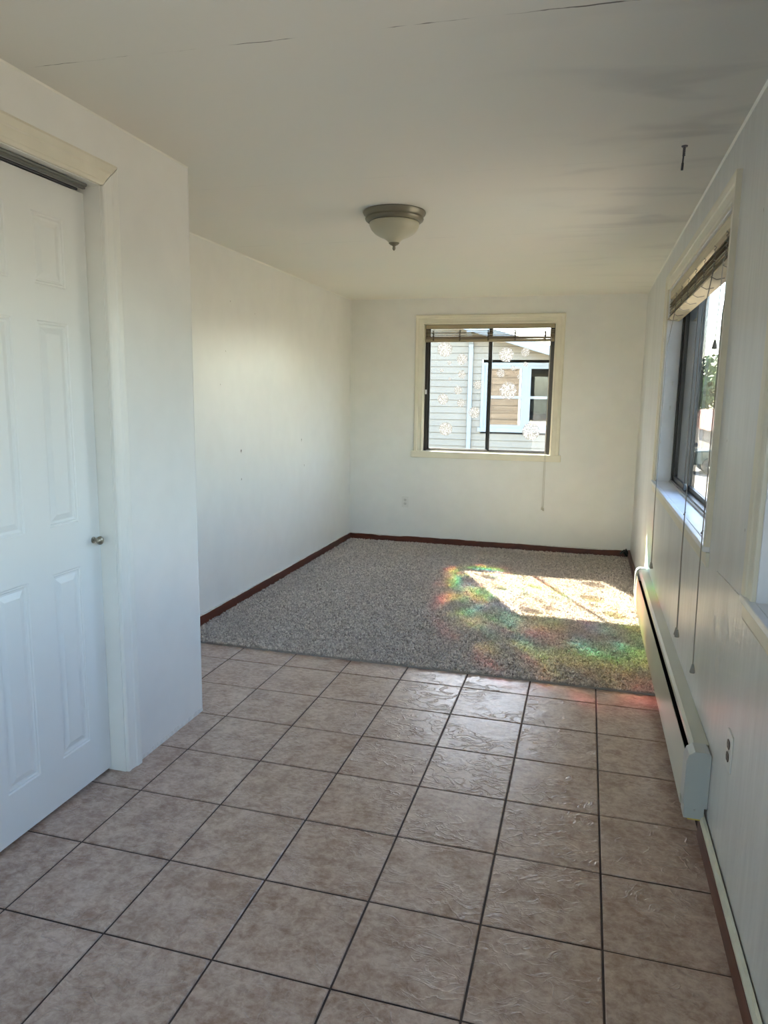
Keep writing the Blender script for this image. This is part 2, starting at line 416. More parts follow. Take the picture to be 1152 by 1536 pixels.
# ------------------------------------------------------------------ carpet
def carpet():
    m = mat('carpet_yarn', (.34, .31, .28), .9, spec=.15); p = m.node_tree.nodes['Principled BSDF']; L = m.node_tree.links
    g = N(m, 'ShaderNodeNewGeometry')
    at = N(m, 'ShaderNodeAttribute', attribute_name='tone')
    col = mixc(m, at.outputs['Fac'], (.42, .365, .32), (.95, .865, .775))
    big = noise_(m, g.outputs['Position'], 1.6, 4)
    col = mixc(m, mapr(m, big, .35, .65, 0, .22), col, (.50, .46, .43))
    L.new(col, p.inputs['Base Color'])
    mbk = mat('carpet_backing', (.35, .32, .29), .95)
    b = MB(); b.box(XL + .018, -.014, CARPET_Y, YB - .016, -.0030, .008)
    base = b.build('carpet_backing', mbk)
    # yarn tufts: curved two-segment blades
    n = 100000
    X0, X1, Y0, Y1 = XL + .02, -.012, CARPET_Y - .002, YB - .018
    cx = rng.uniform(X0, X1, n); cyy = rng.uniform(Y0, Y1, n)
    B = 4
    az = rng.uniform(0, 2 * np.pi, (n, 1)) + rng.normal(0, .9, (n, B))
    lean = rng.uniform(.3, 1.3, (n, B)); ln = rng.uniform(.010, .021, (n, 1)) * rng.uniform(.85, 1.1, (n, B)); wd = rng.uniform(.0022, .0038, (n, B))
    tone = np.clip(rng.normal(.55, .32, (n, 1)) + rng.normal(0, .1, (n, B)), 0, 1)
    px = cx[:, None] + rng.normal(0, .0035, (n, B)); py = cyy[:, None] + rng.normal(0, .0035, (n, B))
    dx, dy = np.cos(az), np.sin(az); tx, ty = -dy, dx
    V = np.empty((n, B, 5, 3), np.float32)
    h1 = ln * .55 * np.cos(lean * .5); o1 = ln * .55 * np.sin(lean * .5); h2 = h1 + ln * .45 * np.cos(lean * 1.3); o2 = o1 + ln * .45 * np.sin(lean * 1.3)
    for i, (hh, oo, ws) in enumerate(((0, 0, -1), (0, 0, 1), (h1, o1, -1.15), (h1, o1, 1.15), (h2, o2, 0))):
        V[:, :, i, 0] = px + dx * oo + tx * wd * ws; V[:, :, i, 1] = py + dy * oo + ty * wd * ws; V[:, :, i, 2] = .0075 + hh
    V[..., 0] = np.clip(V[..., 0], X0 - .004, X1 + .004); V[..., 1] = np.clip(V[..., 1], CARPET_Y - .010, Y1 + .002)
    NB = n * B
    V = V.reshape(-1, 3)
    base_i = (np.arange(NB) * 5)[:, None]
    tri = np.array([0, 1, 3, 0, 3, 2, 2, 3, 4]); F = (base_i + tri[None, :]).reshape(-1)
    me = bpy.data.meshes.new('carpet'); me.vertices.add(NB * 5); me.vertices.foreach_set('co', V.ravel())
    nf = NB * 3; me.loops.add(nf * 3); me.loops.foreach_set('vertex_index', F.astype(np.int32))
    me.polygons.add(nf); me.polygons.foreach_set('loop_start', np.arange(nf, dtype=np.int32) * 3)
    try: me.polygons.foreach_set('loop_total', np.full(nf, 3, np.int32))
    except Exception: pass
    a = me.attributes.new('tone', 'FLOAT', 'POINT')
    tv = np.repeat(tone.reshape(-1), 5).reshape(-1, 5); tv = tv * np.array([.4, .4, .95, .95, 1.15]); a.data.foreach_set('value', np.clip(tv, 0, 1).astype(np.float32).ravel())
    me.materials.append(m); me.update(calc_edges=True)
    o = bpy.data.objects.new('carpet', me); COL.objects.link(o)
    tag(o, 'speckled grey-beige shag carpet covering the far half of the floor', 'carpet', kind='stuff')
    base.parent = o
    return o
carpet()

# ------------------------------------------------------------------ mouldings
PROF = [(0, 0), (0, .010), (.004, .0125), (.012, .0125), (.016, .0105), (.046, .013), (.052, .0175), (.074, .019), (.082, .016), (.085, .010), (.085, 0)]
def moulding(name, m, parent, P, D, O, n, length, m0, m1, prof=PROF):
    """run from P along unit D for length; O = outward in the wall plane, n = away from the wall; m0/m1 mitre factors"""
    P, D, O, n = map(Vector, (P, D, O, n)); b = MB(); k = len(prof)
    A = [P - D * (w_ * m0) + O * w_ + n * t for w_, t in prof]; E = [P + D * (length + w_ * m1) + O * w_ + n * t for w_, t in prof]
    b.add(A + E, [tuple(range(k)), tuple(range(2 * k - 1, k - 1, -1))] + [(i, (i + 1) % k, k + (i + 1) % k, k + i) for i in range(k)])
    return b.build(name, m, parent)

# ------------------------------------------------------------------ window 1 (end wall)
def window_back():
    x0, x1, z0, z1 = BW
    r = root('window_1', ((x0 + x1) / 2, YB, z0), kind='structure')
    n = (0, -1, 0)
    moulding('casing', M_cream, r, (x0, YB, z0), (0, 0, 1), (-1, 0, 0), n, z1 - z0, 0, 1)
    moulding('casing', M_cream, r, (x1, YB, z0), (0, 0, 1), (1, 0, 0), n, z1 - z0, 0, 1)
    moulding('casing', M_cream, r, (x0, YB, z1), (1, 0, 0), (0, 0, 1), n, x1 - x0, 1, 1)
    b = MB(); b.box(x0 - .105, x1 + .105, YB - .03, YB, z0 - .064, z0); b.box(x0, x1, YB, YB + .09, z0 - .02, z0)
    b.build('sill', M_cream, r, bevel=.004)
    b = MB()
    b.box(x0 - .002, x0 + .006, YB, YB + .12, z0, z1); b.box(x1 - .006, x1 + .002, YB, YB + .12, z0, z1); b.box(x0, x1, YB, YB + .12, z1 - .006, z1 + .002)
    b.build('jamb_lining', M_cream, r)
    # bronze outer frame
    fx0, fx1, fz0, fz1 = x0 + .006, x1 - .006, z0, z1 - .006; yg = YB + .08; fw = .028
    b = MB(); b.box(fx0, fx0 + fw, yg - .03, yg + .04, fz0, fz1); b.box(fx1 - fw, fx1, yg - .03, yg + .04, fz0, fz1)
    b.box(fx0, fx1, yg - .03, yg + .04, fz0, fz0 + .012); b.box(fx0, fx1, yg - .03, yg + .04, fz1 - .012, fz1)
    b.box(fx0, fx1, yg - .032, yg - .026, fz0, fz0 + .02)
    b.build('window_frame', M_bronze, r, bevel=.002)
    xm = -1.402; sw = .020
    for a, c, yy in ((fx0 + fw, xm + .02, yg - .006), (xm - .02, fx1 - fw, yg + .016)):
        s = MB()
        s.box(a, a + sw, yy - .009, yy + .009, fz0 + .012, fz1 - .012); s.box(c - sw, c, yy - .009, yy + .009, fz0 + .012, fz1 - .012)
        s.box(a, c, yy - .009, yy + .009, fz0 + .012, fz0 + .028); s.box(a, c, yy - .009, yy + .009, fz1 - .034, fz1 - .012)
        so_ = s.build('sash', M_bronze, r, bevel=.0015)
        g = MB(); g.box(a + sw, c - sw, yy - .002, yy + .002, fz0 + .028, fz1 - .034); g.build('pane', M_glass_end, so_)
    # bright aluminium bead along the bottom track
    b = MB(); b.box(fx0 + fw, fx1 - fw, yg - .038, yg - .033, fz0, fz0 + .008); b.build('track', M_alu, r)
    b = MB(); b.box(fx0 + .006, fx0 + .022, yg - .05, yg - .030, 1.515, 1.56); b.tube([(fx0 + .014, yg - .05, 1.555), (fx0 + .018, yg - .062, 1.54), (fx0 + .016, yg - .05, 1.52)], .005, 6)
    b.build('latch', M_plastic, r, bevel=.002)
window_back()

# ------------------------------------------------------------------ side windows
PROF2 = [(0, 0), (0, .010), (.004, .0125), (.012, .0125), (.016, .0105), (.046, .013), (.052, .0175), (.074, .020), (.085, .020), (.085, 0)]
def window_side(name, op, full=True):
    y0, y1, z0, z1 = op
    r = root(name, (0, (y0 + y1) / 2, z0), kind='structure'); n = (-1, 0, 0)
    prof = PROF
    moulding('casing', M_cream, r, (0, y0, z0), (0, 0, 1), (0, -1, 0), n, z1 - z0, 0, 1, PROF2)
    moulding('casing', M_cream, r, (0, y1, z0), (0, 0, 1), (0, 1, 0), n, z1 - z0, 0, 1, PROF2)
    moulding('casing', M_cream, r, (0, y0, z1), (0, 1, 0), (0, 0, 1), n, y1 - y0, 1, 1, PROF2)
    b = MB(); b.box(-.024, 0, y0 - .087, y1 + .087, z0 - .020, z0); b.box(0, .10, y0, y1, z0 - .022, z0)
    b.build('sill', M_sill, r, bevel=.003)
    moulding('apron', M_cream, r, (0, y0 - .09, z0 - .022), (0, 1, 0), (0, 0, -1), n, y1 - y0 + .18, 0, 0, [(0, 0), (0, .013), (.045, .012), (.055, .008), (.055, 0)])
    b = MB(); b.box(0, .14, y0 - .002, y0 + .008, z0, z1); b.box(0, .14, y1 - .008, y1 + .002, z0, z1); b.box(0, .14, y0, y1, z1 - .008, z1 + .002)
    b.build('jamb_lining', M_sill, r)
    fy0, fy1, fz0, fz1 = y0 + .008, y1 - .008, z0, z1 - .008; xg = .12; fw = .03
    b = MB(); b.box(xg - .03, xg + .05, fy0, fy0 + fw, fz0, fz1); b.box(xg - .03, xg + .05, fy1 - fw, fy1, fz0, fz1)
    b.box(xg - .03, xg + .05, fy0, fy1, fz0, fz0 + .02); b.box(xg - .03, xg + .05, fy0, fy1, fz1 - .03, fz1)
    b.build('window_frame', M_bronze, r, bevel=.002)
    b = MB(); b.box(xg - .036, xg - .030, fy0, fy1, fz0, fz0 + .012); b.build('track', M_alu, r)
    L_ = fy1 - fy0; ya, yb = fy0 + L_ * .27, fy1 - L_ * .27; sw = .032
    for a, c, xx, scr in ((fy0 + fw, ya + .02, xg - .008, True), (ya - .02, yb + .02, xg + .014, False), (yb - .02, fy1 - fw, xg - .008, True)):
        s = MB()
        s.box(xx - .010, xx + .010, a, a + sw, fz0 + .02, fz1 - .03); s.box(xx - .010, xx + .010, c - sw, c, fz0 + .02, fz1 - .03)
        s.box(xx - .010, xx + .010, a, c, fz0 + .02, fz0 + .045); s.box(xx - .010, xx + .010, a, c, fz1 - .055, fz1 - .03)
        so_ = s.build('sash', M_bronze, r, bevel=.0015)
        g = MB(); g.box(xx - .002, xx + .002, a + sw, c - sw, fz0 + .045, fz1 - .055); g.build('pane', M_glass, so_)
        if scr:
            g = MB(); g.box(xg + .036, xg + .037, a, c, fz0 + .02, fz1 - .03); g.build('insect_screen', M_screen, so_)
    b = MB(); b.box(xg - .026, xg - .014, 4.43, 4.445, z0 + .025, z0 + .062)
    b.build('latch', M_plastic, r, bevel=.003)
    return r
w1 = window_side('window_2', W1)
w2 = window_side('window_3', W2)
# small white clips on the far jamb of the side window
for (xx, zz) in ((.012, 1.86), (.058, 1.60), (.055, 1.44), (.010, 1.22)):
    b = MB(); b.box(xx - .005, xx + .005, W1[1] - .018, W1[1] - .008, zz - .014, zz + .014); b.tube([(xx, W1[1] - .014, zz + .012), (xx + .002, W1[1] - .026, zz), (xx, W1[1] - .014, zz - .012)], .003, 6)
    b.build('clip', M_plastic, w1)
# glazed rear door behind the camera, added to bring in more daylight
r = root('added_rear_door', ((RD[0] + RD[1]) / 2, YR, 0), kind='structure')
b = MB(); b.box(RD[0], RD[0] + .06, YR - .12, YR - .05, 0, RD[3]); b.box(RD[1] - .06, RD[1], YR - .12, YR - .05, 0, RD[3]); b.box(RD[0], RD[1], YR - .12, YR - .05, RD[3] - .06, RD[3]); b.box(RD[0], RD[1], YR - .12, YR - .05, 0, .05)
b.box((RD[0] + RD[1]) / 2 - .03, (RD[0] + RD[1]) / 2 + .03, YR - .11, YR - .06, .05, RD[3] - .06)
b.build('door_frame', M_trimw, r)
b = MB(); b.box(RD[0] + .06, RD[1] - .06, YR - .088, YR - .084, .05, RD[3] - .06); b.build('pane', M_glass, r)

# ------------------------------------------------------------------ closet door
def closet():
    r = root('door_1', (XC, (DY0 + DY1) / 2, 0), kind='structure'); n = (1, 0, 0)
    moulding('casing', M_trimw, r, (XC, DY1, 0), (0, 0, 1), (0, 1, 0), n, DZ - .0035, 0, 1)
    moulding('casing', M_trimw, r, (XC, DY0, 0), (0, 0, 1), (0, -1, 0), n, DZ - .002, 0, 1)
    moulding('casing', M_cream, r, (XC, DY0, DZ), (0, 1, 0), (0, 0, 1), n, DY1 - DY0, 1, 1)
    b = MB(); b.box(XC - .125, XC - .001, DY1 - .004, DY1 + .012, 0, DZ); b.box(XC - .125, XC - .001, DY0 - .012, DY0 + .004, 0, DZ)
    b.box(XC - .125, XC - .001, DY0, DY1, DZ - .002, DZ + .012); b.build('jamb_lining', M_trimw, r)
    # sliding track: grey channel with a pale lip, black slot behind it
    b = MB(); b.box(XC - .045, XC - .034, DY0 + .005, DY1 - .035, DZ - .020, DZ - .002); b.tube([(XC - .032, DY0 + .005, DZ - .008), (XC - .032, DY1 - .035, DZ - .008)], .006, 8)
    b.build('track', M_grey, r)
    b = MB(); b.box(XC - .052, XC - .045, DY0 + .005, DY1 - .05, DZ - .020, DZ - .012); b.build('track_lip', M_alu, r)
    b = MB(); b.box(XC - .118, XC - .054, DY0 + .005, DY1 - .05, DZ - .020, DZ - .002); b.tube([(XC - .058, DY0 + .005, DZ - .022), (XC - .058, DY1 - .05, DZ - .022)], .0045, 8)
    b.build('track_slot', M_black, r)
    def leaf(ya, yb, xf, side):
        z0, z1 = .014, DZ - .026
        st = .114; pw = .148; mid = (yb - ya) - 2 * st - 2 * pw
        cols = [(ya + st, ya + st + pw), (yb - st - pw, yb - st)]
        rows = [(.180, .862), (1.026, 1.722), (1.838, 2.066)]
        s = MB(); us = sorted([ya, yb] + [q for c in cols for q in c]); zs = sorted([z0, z1] + [q for c in rows for q in c])
        for i in range(len(us) - 1):
            for j in range(len(zs) - 1):
                uc, zc = (us[i] + us[i + 1]) / 2, (zs[j] + zs[j + 1]) / 2
                if any(a < uc < c for a, c in cols) and any(a < zc < c for a, c in rows): continue
                s.box(xf - .034, xf, us[i], us[i + 1], zs[j], zs[j + 1])
        lf = s.build('door_leaf', M_door, r)
        for (a, c) in cols:
            for (e, f) in rows:
                p = MB(); rings = [(0, 0), (.004, -.0035), (.009, -.0035), (.013, -.0075), (.020, -.0085), (.041, -.0022), (.043, -.0022)]
                vv = []
                for ins, d in rings:
                    vv += [(xf + d, a + ins, e + ins), (xf + d, c - ins, e + ins), (xf + d, c - ins, f - ins), (xf + d, a + ins, f - ins)]
                ff = [(4 * i + k, 4 * i + (k + 1) % 4, 4 * i + 4 + (k + 1) % 4, 4 * i + 4 + k) for i in range(len(rings) - 1) for k in range(4)]
                ff.append(tuple(4 * (len(rings) - 1) + k for k in range(4)))
                p.add(vv, ff); p.build('door_panel', M_door, lf, fixn=True)
        yk = (yb - .040) if side > 0 else (ya + .04)
        k = MB(); k.lathe([(.0, .0), (.012, .0), (.012, .002), (.0055, .004), (.0048, .017), (.0075, .020), (.0145, .024), (.0165, .030), (.0145, .036), (.008, .040), (.0, .0405)], (xf, yk, .944), 24, 'x')
        k.build('door_knob', M_nickel, lf, smooth=True)
    leaf(DY1 - .006 - .636, DY1 - .006, XC - .066, 1)
    leaf(DY0 + .006, DY0 + .642, XC - .112, -1)
closet()

# ------------------------------------------------------------------ baseboards
def ragged(fn, L_, seed, amp, step=.03, h0=.0):
    """thin uneven line of old paint along the top edge of a board"""
    rr = random.Random(seed); b = MB(); u = 0; pts = []
    v = .004
    while u < L_:
        v = min(max(v + rr.uniform(-.003, .003), .001), amp)
        if rr.random() < .08: v = rr.uniform(0.0, amp * 1.6)
        pts.append((u, v)); u += step * rr.uniform(.3, 1.2)
    pts.append((L_, .002))
    for (a, va), (c, vc) in zip(pts[:-1], pts[1:]):
        b.add([fn(a, 0, 0), fn(c, 0, 0), fn(c, 0, 1), fn(a, 0, 1), fn(a, -va, 1), fn(c, -vc, 1)], [(0, 1, 2, 3), (3, 2, 5, 4)])
    return b
BT = .078
mb = MB(); mb.box(XL, XL + .016, YC, YB, 0, BT); bl = mb.build('baseboard_left', M_red, kind='structure', bevel=.003)
ragged(lambda u, v, d: (XL + .0005 + .0166 * d, YC + u, BT + .0006 + v), YB - YC, 2, .004).build('paint_edge', M_paint_edge, bl)
mb = MB(); mb.box(XL + .016, -.016, YB - .016, YB, 0, BT); bb = mb.build('baseboard_back', M_red, kind='structure', bevel=.003)
ragged(lambda u, v, d: (XL + .016 + u, YB - .0005 - .0166 * d, BT + .0006 + v), 2.76, 5, .010, .05).build('paint_edge', M_paint_edge, bb)
mb = MB(); mb.box(-.022, -.004, 5.26, YB, 0, BT + .004); mb.box(-.020, -.004, YR, 2.50, 0, .072)
br = mb.build('baseboard_right', M_red, kind='structure', bevel=.003)
mb = MB(); mb.prism([(-.004, .0725), (-.019, .0725), (-.020, .086), (-.014, .096), (-.006, .098), (-.004, .094)], lambda p, t: (p[0], t, p[1]), YR, 2.515)
mb.build('trim_3', mat('aged_white_strip', (.66, .66, .54), .45, noise=(12, .1)), kind='structure')
# dark scrap of cable stuffed into the far right corner
b = MB(); b.tube([(-.03, 7.03, .03), (-.06, 7.02, .07), (-.045, 7.035, .09), (-.02, 7.03, .05)], .012, 8); b.tube([(-.09, 7.035, .05), (-.06, 7.03, .085), (-.03, 7.035, .04)], .009, 8)
tag(b.build('cable_scrap', M_black, smooth=True), 'black crumpled cable scrap at the far right corner of the baseboard', 'cable')

# ------------------------------------------------------------------ heater
def heater():
    y0, y1 = 2.455, 5.26
    r = root('baseboard_heater', (-.04, (y0 + y1) / 2, .08), 'long grey-green enamelled baseboard heater under the side window', 'heater')
    f = lambda p, t: (p[0], t, p[1])
    ya, yb = y0 + .07, y1 - .06
    b = MB(); b.box(-.006, -.001, ya, yb, .10, .322); b.build('back_plate', M_heater, r)
    b = MB(); b.prism([(-.001, .318), (-.001, .327), (-.048, .327), (-.058, .318), (-.0595, .302), (-.0575, .302), (-.056, .316), (-.047, .3235), (-.004, .3235), (-.004, .318)], f, ya, yb)
    b.build('top_cover', M_heater, r)
    b = MB(); b.prism([(-.0665, .276), (-.069, .276), (-.0790, .140), (-.0790, .104), (-.070, .092), (-.030, .092), (-.030, .095), (-.068, .095), (-.0745, .106), (-.0745, .140)], f, ya, yb)
    b.build('front_panel', M_heater, r)
    b = MB()
    yy = ya
    while yy < yb: b.box(-.055, -.010, yy, yy + .0015, .17, .245); yy += .012
    b.tube([(-.032, ya, .205), (-.032, yb, .205)], .010, 8); b.box(-.058, -.006, ya, yb, .118, .122)
    o = b.build('heating_fins', M_dark, r, kind='stuff')
    for a, c in ((y0, ya + .004), (yb - .004, y1)):
        b = MB(); b.prism([(-.001, .128), (-.001, .318), (-.010, .3285), (-.054, .3285), (-.072, .314), (-.079, .290), (-.079, .140), (-.071, .128)], f, a, c)
        e = b.build('end_cap', M_heater_end, r, bevel=.002)
        b = MB(); b.box(-.074, -.010, a + .004, c - .002, .085, .129); b.build('junction_box', M_heater_end, e, bevel=.002)
        b = MB(); b.lathe([(.0, 0), (.0035, 0), (.003, -.0015), (0, -.002)], (-.040, a + .003, .118), 10, 'y'); b.build('screw', M_alu, e)
    b = MB(); b.box(-.060, -.018, y0 + .006, y0 + .05, .080, .0855); b.build('foam_strip', M_foam, r)
    for yy in (2.6, 5.1):
        b = MB(); b.box(-.030, -.001, yy, yy + .03, .078, .10); b.build('mounting_bracket', M_grey, r)
heater()

# ------------------------------------------------------------------ outlets
def outlet(name, c, axis, label, msock):
    """axis 'y': on end wall facing -Y ; axis 'x': on right wall facing -X"""
    r = root(name, c, label, 'outlet')
    def P(u, d, z): return (c[0] + u, c[1] - d, c[2] + z) if axis == 'y' else (c[0] - d, c[1] + u, c[2] + z)
    def bx(b, u0, u1, d0, d1, z0, z1):
        p, q_ = P(u0, d0, z0), P(u1, d1, z1); b.box(min(p[0], q_[0]), max(p[0], q_[0]), min(p[1], q_[1]), max(p[1], q_[1]), z0 + c[2], z1 + c[2])
    b = MB(); bx(b, -.036, .036, 0, .005, -.058, .058); b.build('cover_plate', M_plastic, r, bevel=.003)
    for s in (-1, 1):
        b = MB(); pl = [(.0165 * math.cos(t), s * .0195 + min(max(.0165 * math.sin(t), -.013), .013)) for t in [2 * math.pi * k / 20 for k in range(20)]]
        b.prism(pl, lambda p, t: P(p[0], t, p[1]), .004, .0075)
        so_ = b.build('socket', msock, r)
        b = MB(); bx(b, -.0075, -.0055, .006, .0079, s * .0195, s * .0195 + .008); bx(b, .0055, .0075, .006, .0079, s * .0195, s * .0195 + .007); bx(b, -.002, .002, .006, .0079, s * .0195 - .009, s * .0195 - .005)
        b.build('slot', M_dark, so_)
    b = MB(); b.lathe([(0, 0), (.003, 0), (.0025, .001), (0, .0012)], P(0, .005, 0), 10, 'y' if axis == 'y' else 'x'); b.build('screw', M_alu, r)
outlet('wall_outlet', (-2.204, YB, .43), 'y', 'white double socket low on the end wall below the small window', M_socket)
outlet('wall_outlet', (0, 2.212, .462), 'x', 'white socket plate with dark sockets on the right wall near the heater end', M_brown_plastic)

# ------------------------------------------------------------------ ceiling lamp
def ceiling_lamp():
    c = (-1.487, 3.80, H)
    r = root('ceiling_lamp', c, 'flush ceiling lamp with metal rim, ribbed glass bowl and pointed finial', 'lamp')
    b = MB(); b.lathe([(.0, 0), (.160, 0), (.163, -.006), (.160, -.014), (.150, -.024), (.149, -.030), (.152, -.036), (.149, -.044), (.138, -.052), (.128, -.053), (.0, -.053)], c, 64)
    b.build('rim', M_pewter, r, smooth=True)
    b = MB(); b.lathe([(.120, -.050), (.128, -.056), (.126, -.070), (.117, -.090), (.100, -.108), (.076, -.122), (.054, -.131), (.038, -.141), (.026, -.154), (.0, -.154)], c, 110, ripple=.016)
    b.build('glass_bowl', M_lampglass, r, smooth=True)
    b = MB(); b.lathe([(.0, -.150), (.027, -.151), (.028, -.156), (.020, -.163), (.010, -.168), (.006, -.171), (.0075, -.175), (.0085, -.181), (.006, -.188), (.002, -.192), (0, -.1925)], c, 24)
    b.build('finial', M_pewter, r, smooth=True)
ceiling_lamp()
# ceiling hook
b = MB(); b.lathe([(0, 0), (.012, 0), (.010, -.004), (0, -.005)], (-.17, 3.083, H), 12)
b.tube([(-.17, 3.083, H), (-.171, 3.083, H - .02), (-.1735, 3.083, H - .082)], [.0045, .003, .003], 8); b.tube([(-.1725, 3.083, H - .060), (-.1735, 3.083, H - .086)], .0045, 8)
for k in range(5): b.lathe([(0, .0), (.0055, .0), (.0055, -.003), (0, -.003)], (-.1705 , 3.083, H - .008 - .006 * k), 8)
tag(b.build('ceiling_hook', M_hook), 'dark steel threaded bolt hanging from the ceiling near the side window', 'hook')

# ------------------------------------------------------------------ blinds
def blind_back():
    x0, x1 = BW[0] + .012, BW[1] - .012; y = YB + .028
    r = root('bamboo_blind', ((x0 + x1) / 2, y, 2.18), 'small raised bamboo blind at the top of the end wall window', 'blind')
    b = MB(); b.box(x0, x1, y - .018, y + .012, 2.143, 2.182); b.build('head_rail', M_bamboo_shaded, r, bevel=.002)
    rr = random.Random(5)
    zs = [2.126, 2.112, 2.100, 2.088, 2.079] + [2.070 - .0045 * k for k in range(12)]
    for k, z in enumerate(zs):
        b = MB(); t = rr.uniform(-.0012, .0012); d = rr.uniform(-.010, .010) if k > 3 else 0
        hh = .0026 if k < 5 else .0020
        b.add([(x0, y - .008 + d, z - hh + t), (x1, y - .008 + d, z - hh - t), (x1, y + .008 + d, z - hh - t), (x0, y + .008 + d, z - hh + t), (x0, y - .008 + d, z + hh + t), (x1, y - .008 + d, z + hh - t), (x1, y + .008 + d, z + hh - t), (x0, y + .008 + d, z + hh + t)],
              [(0, 3, 2, 1), (4, 5, 6, 7), (0, 1, 5, 4), (1, 2, 6, 5), (2, 3, 7, 6), (3, 0, 4, 7)])
        b.build('slat', M_bamboo if k % 3 else M_bamboo_shaded, r)
    b = MB(); b.box(x0, x1, y - .020, y - .014, 2.018, 2.044); b.build('bottom_rail', M_bamboo_shaded, r, bevel=.001)
    for xx in (-1.955, -1.695, -1.42, -1.165, -.885):
        b = MB(); pts = []
        for k in range(40):
            a = k * .9; pts.append((xx + .007 * math.sin(a * 1.7) + .004 * math.sin(k * 2.1), y - .024 + .004 * math.cos(a), 2.128 - .0026 * k))
        b.tube(pts, .0034, 5)
        b.tube([(xx - .012, y - .02, 2.108), (xx + .013, y - .026, 2.114)], .002, 5); b.tube([(xx - .011, y - .026, 2.098), (xx + .011, y - .022, 2.086)], .002, 5)
        b.tube([(xx, y - .012, 2.143), (xx, y - .014, 2.12)], .0015, 5)
        b.build('lift_cord', M_knot, r)
    b = MB(); a = -.832
    for dx, zb in ((-.005, .435), (.006, .425)):
        b.tube([(a, y - .022, 2.06), (a + dx * .4, YB - .026, 1.85), (a + dx * .5, YB - .034, 1.0), (a + dx, YB - .034, .9), (a + dx * 1.3, YB - .012, zb + .02)], .0022, 6)
    b.build('pull_cord', M_cord_w, r)
    for dx, zb in ((-.0065, .435), (.008, .425)):
        b = MB(); b.lathe([(0, .02), (.003, .02), (.006, .010), (.0085, -.005), (.0085, -.010), (0, -.012)], (a + dx, YB - .012, zb), 10); b.build('tassel', M_cord_w, r)
blind_back()

def blind_side():
    y0, y1 = W1[0] + .012, W1[1] - .012; x = .028
    r = root('bamboo_blind', (x, (y0 + y1) / 2, 2.18), 'wide raised bamboo blind bunched at the top of the side wall window', 'blind')
    b = MB(); b.box(x - .020, x + .014, y0, y1, 2.128, 2.180); b.build('head_rail', M_bamboo_l, r, bevel=.003)
    rr = random.Random(9)
    for k in range(20):
        z = 2.106 - .0052 * k; d = rr.uniform(-.014, .014); t = rr.uniform(-.0015, .0015); hh = .0016; wv = .009
        b = MB()
        b.add([(x - wv + d, y0, z - hh + t), (x - wv + d, y1, z - hh - t), (x + wv + d, y1, z - hh - t), (x + wv + d, y0, z - hh + t), (x - wv + d, y0, z + hh + t), (x - wv + d, y1, z + hh - t), (x + wv + d, y1, z + hh - t), (x + wv + d, y0, z + hh + t)],
              [(0, 3, 2, 1), (4, 5, 6, 7), (0, 1, 5, 4), (1, 2, 6, 5), (2, 3, 7, 6), (3, 0, 4, 7)])
        b.build('slat', M_bamboo if k % 4 else M_bamboo_l, r)
    b = MB(); b.add([(x - .030, y0, 2.000), (x - .030, y1, 2.000), (x + .040, y1, 1.990), (x + .040, y0, 1.990), (x - .030, y0, 2.006), (x - .030, y1, 2.006), (x + .040, y1, 1.996), (x + .040, y0, 1.996)],
                    [(0, 3, 2, 1), (4, 5, 6, 7), (0, 1, 5, 4), (1, 2, 6, 5), (2, 3, 7, 6), (3, 0, 4, 7)])
    b.build('bottom_rail', M_bamboo_l, r)
    for k in range(8):
        yy = y0 + .12 + k * (y1 - y0 - .24) / 7
        b = MB(); pts = []
        for j in range(46): pts.append((x - .026 - .003 * math.cos(j * .9), yy + .008 * math.sin(j * 1.5) + .005 * math.sin(j * 2.3), 2.118 - .0025 * j))
        b.tube(pts, .0018, 5)
        b.tube([(x - .02, yy, 2.003), (x - .034, yy + .004, 1.996), (x - .01, yy + .01, 1.985), (x + .02, yy + .006, 1.990)], .002, 5)
        b.build('lift_cord', M_cord, r)
    def cord(yy, zb, two, xx=-.036):
        b = MB(); n = 2 if two else 1
        for s in range(n):
            dy = (s - .5) * .012 if two else 0
            b.tube([(x - .03, yy, 2.02), (xx + .004, yy, 1.80), (xx, yy + dy * .2, 1.0), (xx, yy + dy, .85), (xx + .006, yy + dy * 1.5, zb + .02)], .0022, 6)
        b.tube([(xx - .004, yy - .008, 1.005), (xx + .002, yy + .006, 1.012), (xx - .003, yy + .010, 1.0)], .003, 5)
        b.build('pull_cord', M_cord, r)
        for s in range(n):
            dy = (s - .5) * .03 if two else 0
            b = MB(); b.lathe([(0, .022), (.004, .022), (.006, .012), (.010, -.006), (.010, -.012), (0, -.014)], (xx + .006, yy + dy, zb), 12); b.build('tassel', M_tassel, r, smooth=True)
    cord(4.66, .470, True); cord(3.31, .470, True); cord(2.86, .470, False, -.028)
    b = MB(); b.tube([(x - .03, 3.08, 2.02), (x - .036, 3.08, 1.72)], .0018, 6); b.build('pull_cord', M_cord_w, r)
    b = MB(); b.lathe([(0, .022), (.004, .022), (.006, .012), (.010, -.006), (.010, -.012), (0, -.014)], (x - .036, 3.08, 1.70), 12); b.build('tassel', M_tassel, r, smooth=True)
blind_side()

